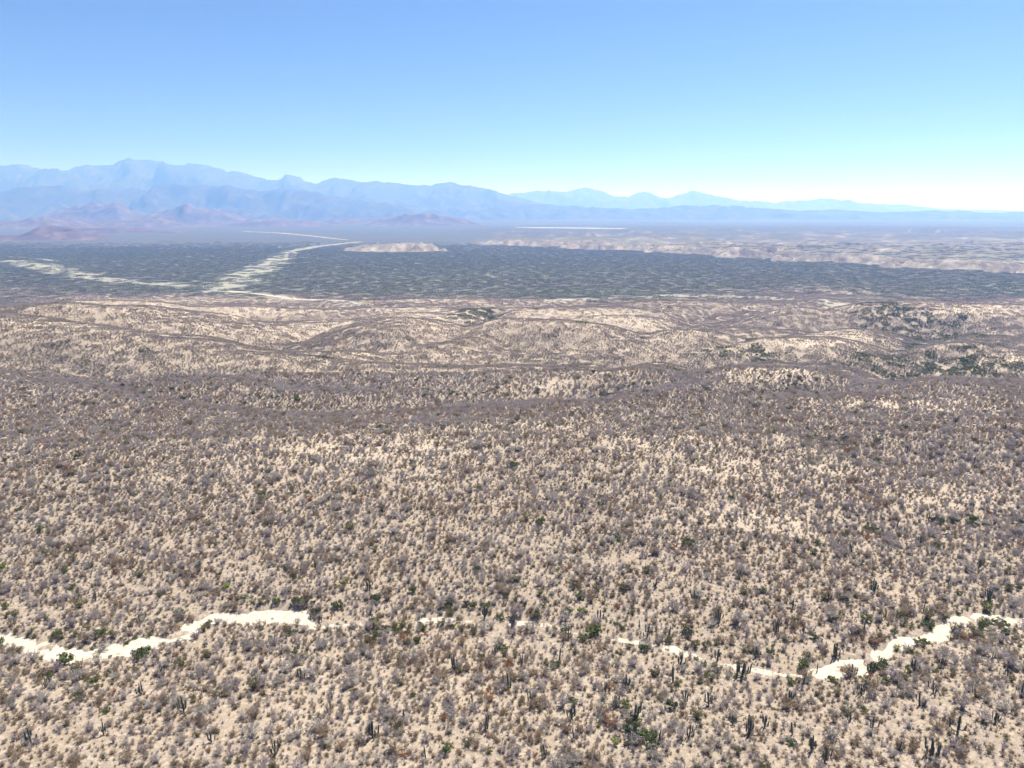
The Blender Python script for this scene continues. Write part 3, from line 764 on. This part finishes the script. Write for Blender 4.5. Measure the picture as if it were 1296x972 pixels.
# --- the rest of the scrub: too many to count
PROTO = bpy.data.collections.new('scrub_kinds')
ORDER = []
def add_proto(name, me):
    o = bpy.data.objects.new(name, me); PROTO.objects.link(o); ORDER.append(name)
KINDS = ['brown', 'dark', 'green', 'grey', 'lime', 'mauve', 'olive', 'rust', 'straw']
FIRST = {}
for k in KINDS:
    FIRST[k] = (len(ORDER), len(SHRUBS[k]))
    for i, t in enumerate(SHRUBS[k]): add_proto(f'a_{k}_{i}', t[2])
# patches of scrub for farther ground, made of simpler shrubs
LOW = {}
for k, (fn, a, b) in {'grey': (lambda i: shrub_parts(110 + i, 1, [1.1, .9, 1.3][i], 6, 6, 0, .1, 1.7), TWIG_GREY, TWIG_GREY), 'mauve': (lambda i: shrub_parts(120 + i, 1, [1.2, 1.0, 1.4][i], 6, 6, 0, .1, 1.7), TWIG_PURPLE, TWIG_PURPLE),
        'brown': (lambda i: shrub_parts(130 + i, 1, [.9, 1.1, .8][i], 6, 6, 1, .1, 1.6), TWIG_BROWN, TWIG_BROWN), 'olive': (lambda i: shrub_parts(140 + i, 1, [1.0, 1.2, .9][i], 6, 5, 3, .13, 1.5), BARK, LEAF_OLIVE),
        'green': (lambda i: tree_parts(160 + i, [1.1, 1.35, 1.5][i], 9, 12, .2), BARK, LEAF_GREEN), 'dark': (lambda i: tree_parts(170 + i, [1.2, 1.4, 1.1][i], 9, 12, .2), BARK, LEAF_DARK), 'sage': (lambda i: shrub_parts(145 + i, 1, [1.0, 1.2, .9][i], 6, 5, 3, .14, 1.5), LEAF_SAGE, LEAF_SAGE), 'straw': (lambda i: shrub_parts(155 + i, 1, [.7, .5, .6][i], 5, 5, 0, .1, 1.6), TWIG_STRAW, TWIG_STRAW)}.items():
    LOW[k] = [joined('low_' + k, *fn(i), a, b) for i in range(3)]
def patch_mesh(name, seed, kinds, n, side, s0, s1):
    rnd = random.Random(seed); V, F, M, mats = [], [], [], []; k = 0
    g = math.ceil(math.sqrt(n)); cells = [(i, j) for i in range(g) for j in range(g)]; rnd.shuffle(cells)
    for i, j in cells[:n]:
        me = rnd.choice(LOW[rnd.choice(kinds)])
        co = np.empty(len(me.vertices) * 3, np.float32); me.vertices.foreach_get('co', co); co = co.reshape(-1, 3)
        fv = np.empty(len(me.polygons) * 3, np.int32); me.loops.foreach_get('vertex_index', fv); fv = fv.reshape(-1, 3)
        mi = np.empty(len(me.polygons), np.int32); me.polygons.foreach_get('material_index', mi)
        a = rnd.random() * 6.28; s_ = math.exp(rnd.uniform(math.log(s0), math.log(s1))); c, sn = math.cos(a), math.sin(a)
        ox, oy = ((i + rnd.uniform(-.2, 1.2)) / g - .5) * side, ((j + rnd.uniform(-.2, 1.2)) / g - .5) * side
        V.append(np.stack([(co[:, 0] * c - co[:, 1] * sn) * s_ + ox, (co[:, 0] * sn + co[:, 1] * c) * s_ + oy, co[:, 2] * s_], 1))
        for m_ in me.materials:
            if m_ not in mats: mats.append(m_)
        M.append(np.array([mats.index(m_) for m_ in me.materials])[mi]); F.append(fv + k); k += len(co)
    me = mesh_from(name, np.vstack(V), np.vstack(F), None)
    for m_ in mats: me.materials.append(m_)
    me.polygons.foreach_set('material_index', np.concatenate(M).astype(np.int32))
    return me
MIX = ['grey', 'mauve', 'grey', 'mauve', 'brown', 'brown', 'olive', 'straw']
CL = {'dense': (['mauve', 'grey', 'mauve', 'grey', 'olive'], 4, 36, 10, .8, 1.6), 'green': (['green', 'sage', 'olive', 'sage'], 3, 26, 10, .9, 1.7), 'half': (MIX, 4, 30, 10, .6, 1.5), 'plain': (['sage', 'sage', 'olive', 'sage', 'grey', 'green', 'sage'], 5, 50, 24, .9, 1.8), 'thin': (MIX, 4, 18, 10, .5, 1.4)}
for k in sorted(CL):
    FIRST['c_' + k] = (len(ORDER), CL[k][1])
    for i in range(CL[k][1]): add_proto(f'b_{k}_{i}', patch_mesh(f'patch_{k}', 500 + i * 7 + len(k), CL[k][0], *CL[k][2:]))
assert ORDER == sorted(ORDER)
def pick(kinds):
    a = np.array([FIRST[k][0] for k in kinds]); n = np.array([FIRST[k][1] for k in kinds])
    return (a + np.floor(rng.random(len(a)) * n)).astype(np.int32)
def gn_group():
    g = bpy.data.node_groups.new('grow', 'GeometryNodeTree')
    g.interface.new_socket('Geometry', in_out='INPUT', socket_type='NodeSocketGeometry'); g.interface.new_socket('Geometry', in_out='OUTPUT', socket_type='NodeSocketGeometry')
    N = g.nodes; i, o = N.new('NodeGroupInput'), N.new('NodeGroupOutput')
    ip, ci = N.new('GeometryNodeInstanceOnPoints'), N.new('GeometryNodeCollectionInfo')
    ci.inputs['Collection'].default_value = PROTO; ci.inputs['Separate Children'].default_value = True; ci.inputs['Reset Children'].default_value = True
    ip.inputs['Pick Instance'].default_value = True
    def na(name, t):
        n = N.new('GeometryNodeInputNamedAttribute'); n.data_type = t; n.inputs['Name'].default_value = name; return n.outputs[0]
    L = g.links.new
    L(i.outputs[0], ip.inputs['Points']); L(ci.outputs[0], ip.inputs['Instance']); L(na('which', 'INT'), ip.inputs['Instance Index'])
    L(na('turn', 'FLOAT_VECTOR'), ip.inputs['Rotation']); L(na('grow', 'FLOAT_VECTOR'), ip.inputs['Scale']); L(ip.outputs[0], o.inputs[0])
    return g
GROW = gn_group()
def stuff(name, label, cat, x, y, z, which, size, tilt=False):
    me = bpy.data.meshes.new(name); n = len(x)
    me.vertices.add(n); me.vertices.foreach_set('co', np.stack([x, y, z], 1).astype(np.float32).ravel())
    a = me.attributes.new('which', 'INT', 'POINT'); a.data.foreach_set('value', np.asarray(which, np.int32))
    rot = np.zeros((n, 3), np.float32); rot[:, 2] = rng.random(n) * 6.283
    if tilt:                                            # patches lie along the slope
        e = 4.0; gx = (height(x + e, y) - height(x - e, y)) / (2 * e); gy = (height(x, y + e) - height(x, y - e)) / (2 * e)
        l = np.sqrt(1 + gx * gx + gy * gy); a, b, c = -gx / l, -gy / l, 1 / l
        A = np.stack([np.stack([1 - a * a / (1 + c), -a * b / (1 + c), a], -1), np.stack([-a * b / (1 + c), 1 - b * b / (1 + c), b], -1), np.stack([-a, -b, c], -1)], 1)
        t = rot[:, 2].astype(float); o_ = np.zeros(n)
        M = A @ np.stack([np.stack([np.cos(t), -np.sin(t), o_], -1), np.stack([np.sin(t), np.cos(t), o_], -1), np.stack([o_, o_, o_ + 1], -1)], 1)
        rot = np.stack([np.arctan2(M[:, 2, 1], M[:, 2, 2]), np.arcsin(np.clip(-M[:, 2, 0], -1, 1)), np.arctan2(M[:, 1, 0], M[:, 0, 0])], 1).astype(np.float32)
    a = me.attributes.new('turn', 'FLOAT_VECTOR', 'POINT'); a.data.foreach_set('vector', rot.ravel())
    sc = np.repeat(np.asarray(size, np.float32)[:, None], 3, 1); sc[:, 2] *= rng.uniform(.8, 1.15, n)
    a = me.attributes.new('grow', 'FLOAT_VECTOR', 'POINT'); a.data.foreach_set('vector', sc.ravel())
    o = link(name, me, kind='stuff', label=label, category=cat)
    md = o.modifiers.new('grow', 'NODES'); md.node_group = GROW
    print(name, n, flush=True)
    return o
m = rest
stuff('near_scrub', 'grey and brown dry scrub covering the near slopes', 'scrub', x[m], y[m], z[m], pick(kind[m]), size[m])
# small tufts between the shrubs
tx, ty, *_r = scatter(82, 430, 1.6, 0.85)
stuff('dry_tufts', 'small dry tufts between the shrubs of the near slope', 'scrub', tx, ty, height(tx, ty), pick(np.array(['brown', 'straw', 'straw', 'grey', 'straw', 'mauve'], dtype=object)[rng.integers(0, 6, len(tx))]), rng.uniform(.22, .7, len(tx)))
x2, y2 = jitter(520, 1900, 8.0)
den, bare, green, dense = cover(x2, y2)
edge = y2 + fbm(x2, y2, 480, 4, 145) * 340
r = rng.random(len(x2)) * .2 - .1 + den - .36 * bare + .06 * fbm(x2, y2, 30, 2, 191)
r = r + .35 * green
k2 = np.where(r > .93, 'c_dense', np.where(r > .53, 'c_half', 'c_thin')).astype(object)
k2[rng.random(len(x2)) < sstep(.3, .7, green) * .62 + .003] = 'c_green'
riv = river_mask(x2, y2); ok = (rng.random(len(x2)) > riv * .8) & (edge < 1480 + 320 * rng.random(len(x2)))
x2, y2, k2 = x2[ok], y2[ok], k2[ok]
stuff('hill_scrub', 'mauve and brown scrub over the rolling badland hills', 'scrub', x2, y2, height(x2, y2), pick(k2), rng.uniform(.8, 1.15, len(x2)), True)
x3, y3 = jitter(1350, 4900, 19)
p, d = plateau(x3, y3); riv = river_mask(x3, y3)
edge = y3 + fbm(x3, y3, 480, 4, 145) * 340
ok = (rng.random(len(x3)) < .95 - .6 * (p > .05) - .95 * riv + .12 * fbm(x3, y3, 160, 3, 201) - .9 * sstep(3400, 4900, y3)) & (mesa(x3, y3) < 3) & (edge > 1440 + rng.random(len(x3)) * 320)
x3, y3 = x3[ok], y3[ok]
stuff('plain_scrub', 'dark scrub covering the wide plain beyond the badlands', 'scrub', x3, y3, height(x3, y3), pick(np.full(len(x3), 'c_plain', dtype=object)), rng.uniform(.8, 1.2, len(x3)))

# ------------------------------------------------------------------ haze
def haze():
    X, Y0, Y1, Z0, Z1 = 75000.0, -20000.0, 95000.0, -260.0, 2250.0
    V = [(-X, Y0, Z0), (X, Y0, Z0), (X, Y1, Z0), (-X, Y1, Z0), (-X, Y0, Z1), (X, Y0, Z1), (X, Y1, Z1), (-X, Y1, Z1)]
    F = [(0, 3, 2, 1), (4, 5, 6, 7), (0, 1, 5, 4), (1, 2, 6, 5), (2, 3, 7, 6), (3, 0, 4, 7)]
    m = bpy.data.materials.new('haze'); m.use_nodes = True; nt = m.node_tree
    for n in list(nt.nodes):
        if n.type != 'OUTPUT_MATERIAL': nt.nodes.remove(n)
    v = nt.nodes.new('ShaderNodeVolumePrincipled')
    v.inputs['Color'].default_value = (*HAZE_COLOR, 1); v.inputs['Density'].default_value = HAZE_DENSITY; v.inputs['Anisotropy'].default_value = HAZE_G
    v.inputs['Density Attribute'].default_value = ''
    v.inputs['Absorption Color'].default_value = (1, 1, 1, 1)      # air scatters, blue most, and absorbs nothing
    nt.links.new(v.outputs[0], nt.nodes['Material Output'].inputs['Volume'])
    link('haze', mesh_from('haze', V, F, m), kind='stuff', label='pale blue haze over the far plain and mountains', category='haze')
haze()

# ------------------------------------------------------------------ look-alikes told apart by their order from left to right
from collections import defaultdict
same = defaultdict(list)
c_, s_ = math.cos(PITCH), math.sin(PITCH)
for o in COL.objects:
    if o.parent is None and o.get('group'): same[o['label']].append(o)
WORDS = {2: ['left', 'right'], 3: ['left', 'middle', 'right'], 4: ['first', 'second', 'third', 'fourth'], 5: ['first', 'second', 'third', 'fourth', 'fifth'], 6: ['first', 'second', 'third', 'fourth', 'fifth', 'sixth']}
NUM = {2: 'two', 3: 'three', 4: 'four', 5: 'five', 6: 'six'}
for t, os_ in same.items():
    if 1 < len(os_) <= 6:
        os_.sort(key=lambda o: o.location.x / (o.location.y * c_ - (o.location.z - CAM_Z) * s_))
        n = len(os_)
        for w, o in zip(WORDS[n], os_): o['label'] = t + (f', {w} one' if n < 4 else f', {w} from left')
for o in COL.objects:
    if o.get('label') and len(o['label'].split()) > 16: o['label'] = o['label'].replace(' leafless', '').replace(' twiggy', '').replace(' well ', ' ')
print('longest label', max(len(o['label'].split()) for o in COL.objects if o.get('label')))
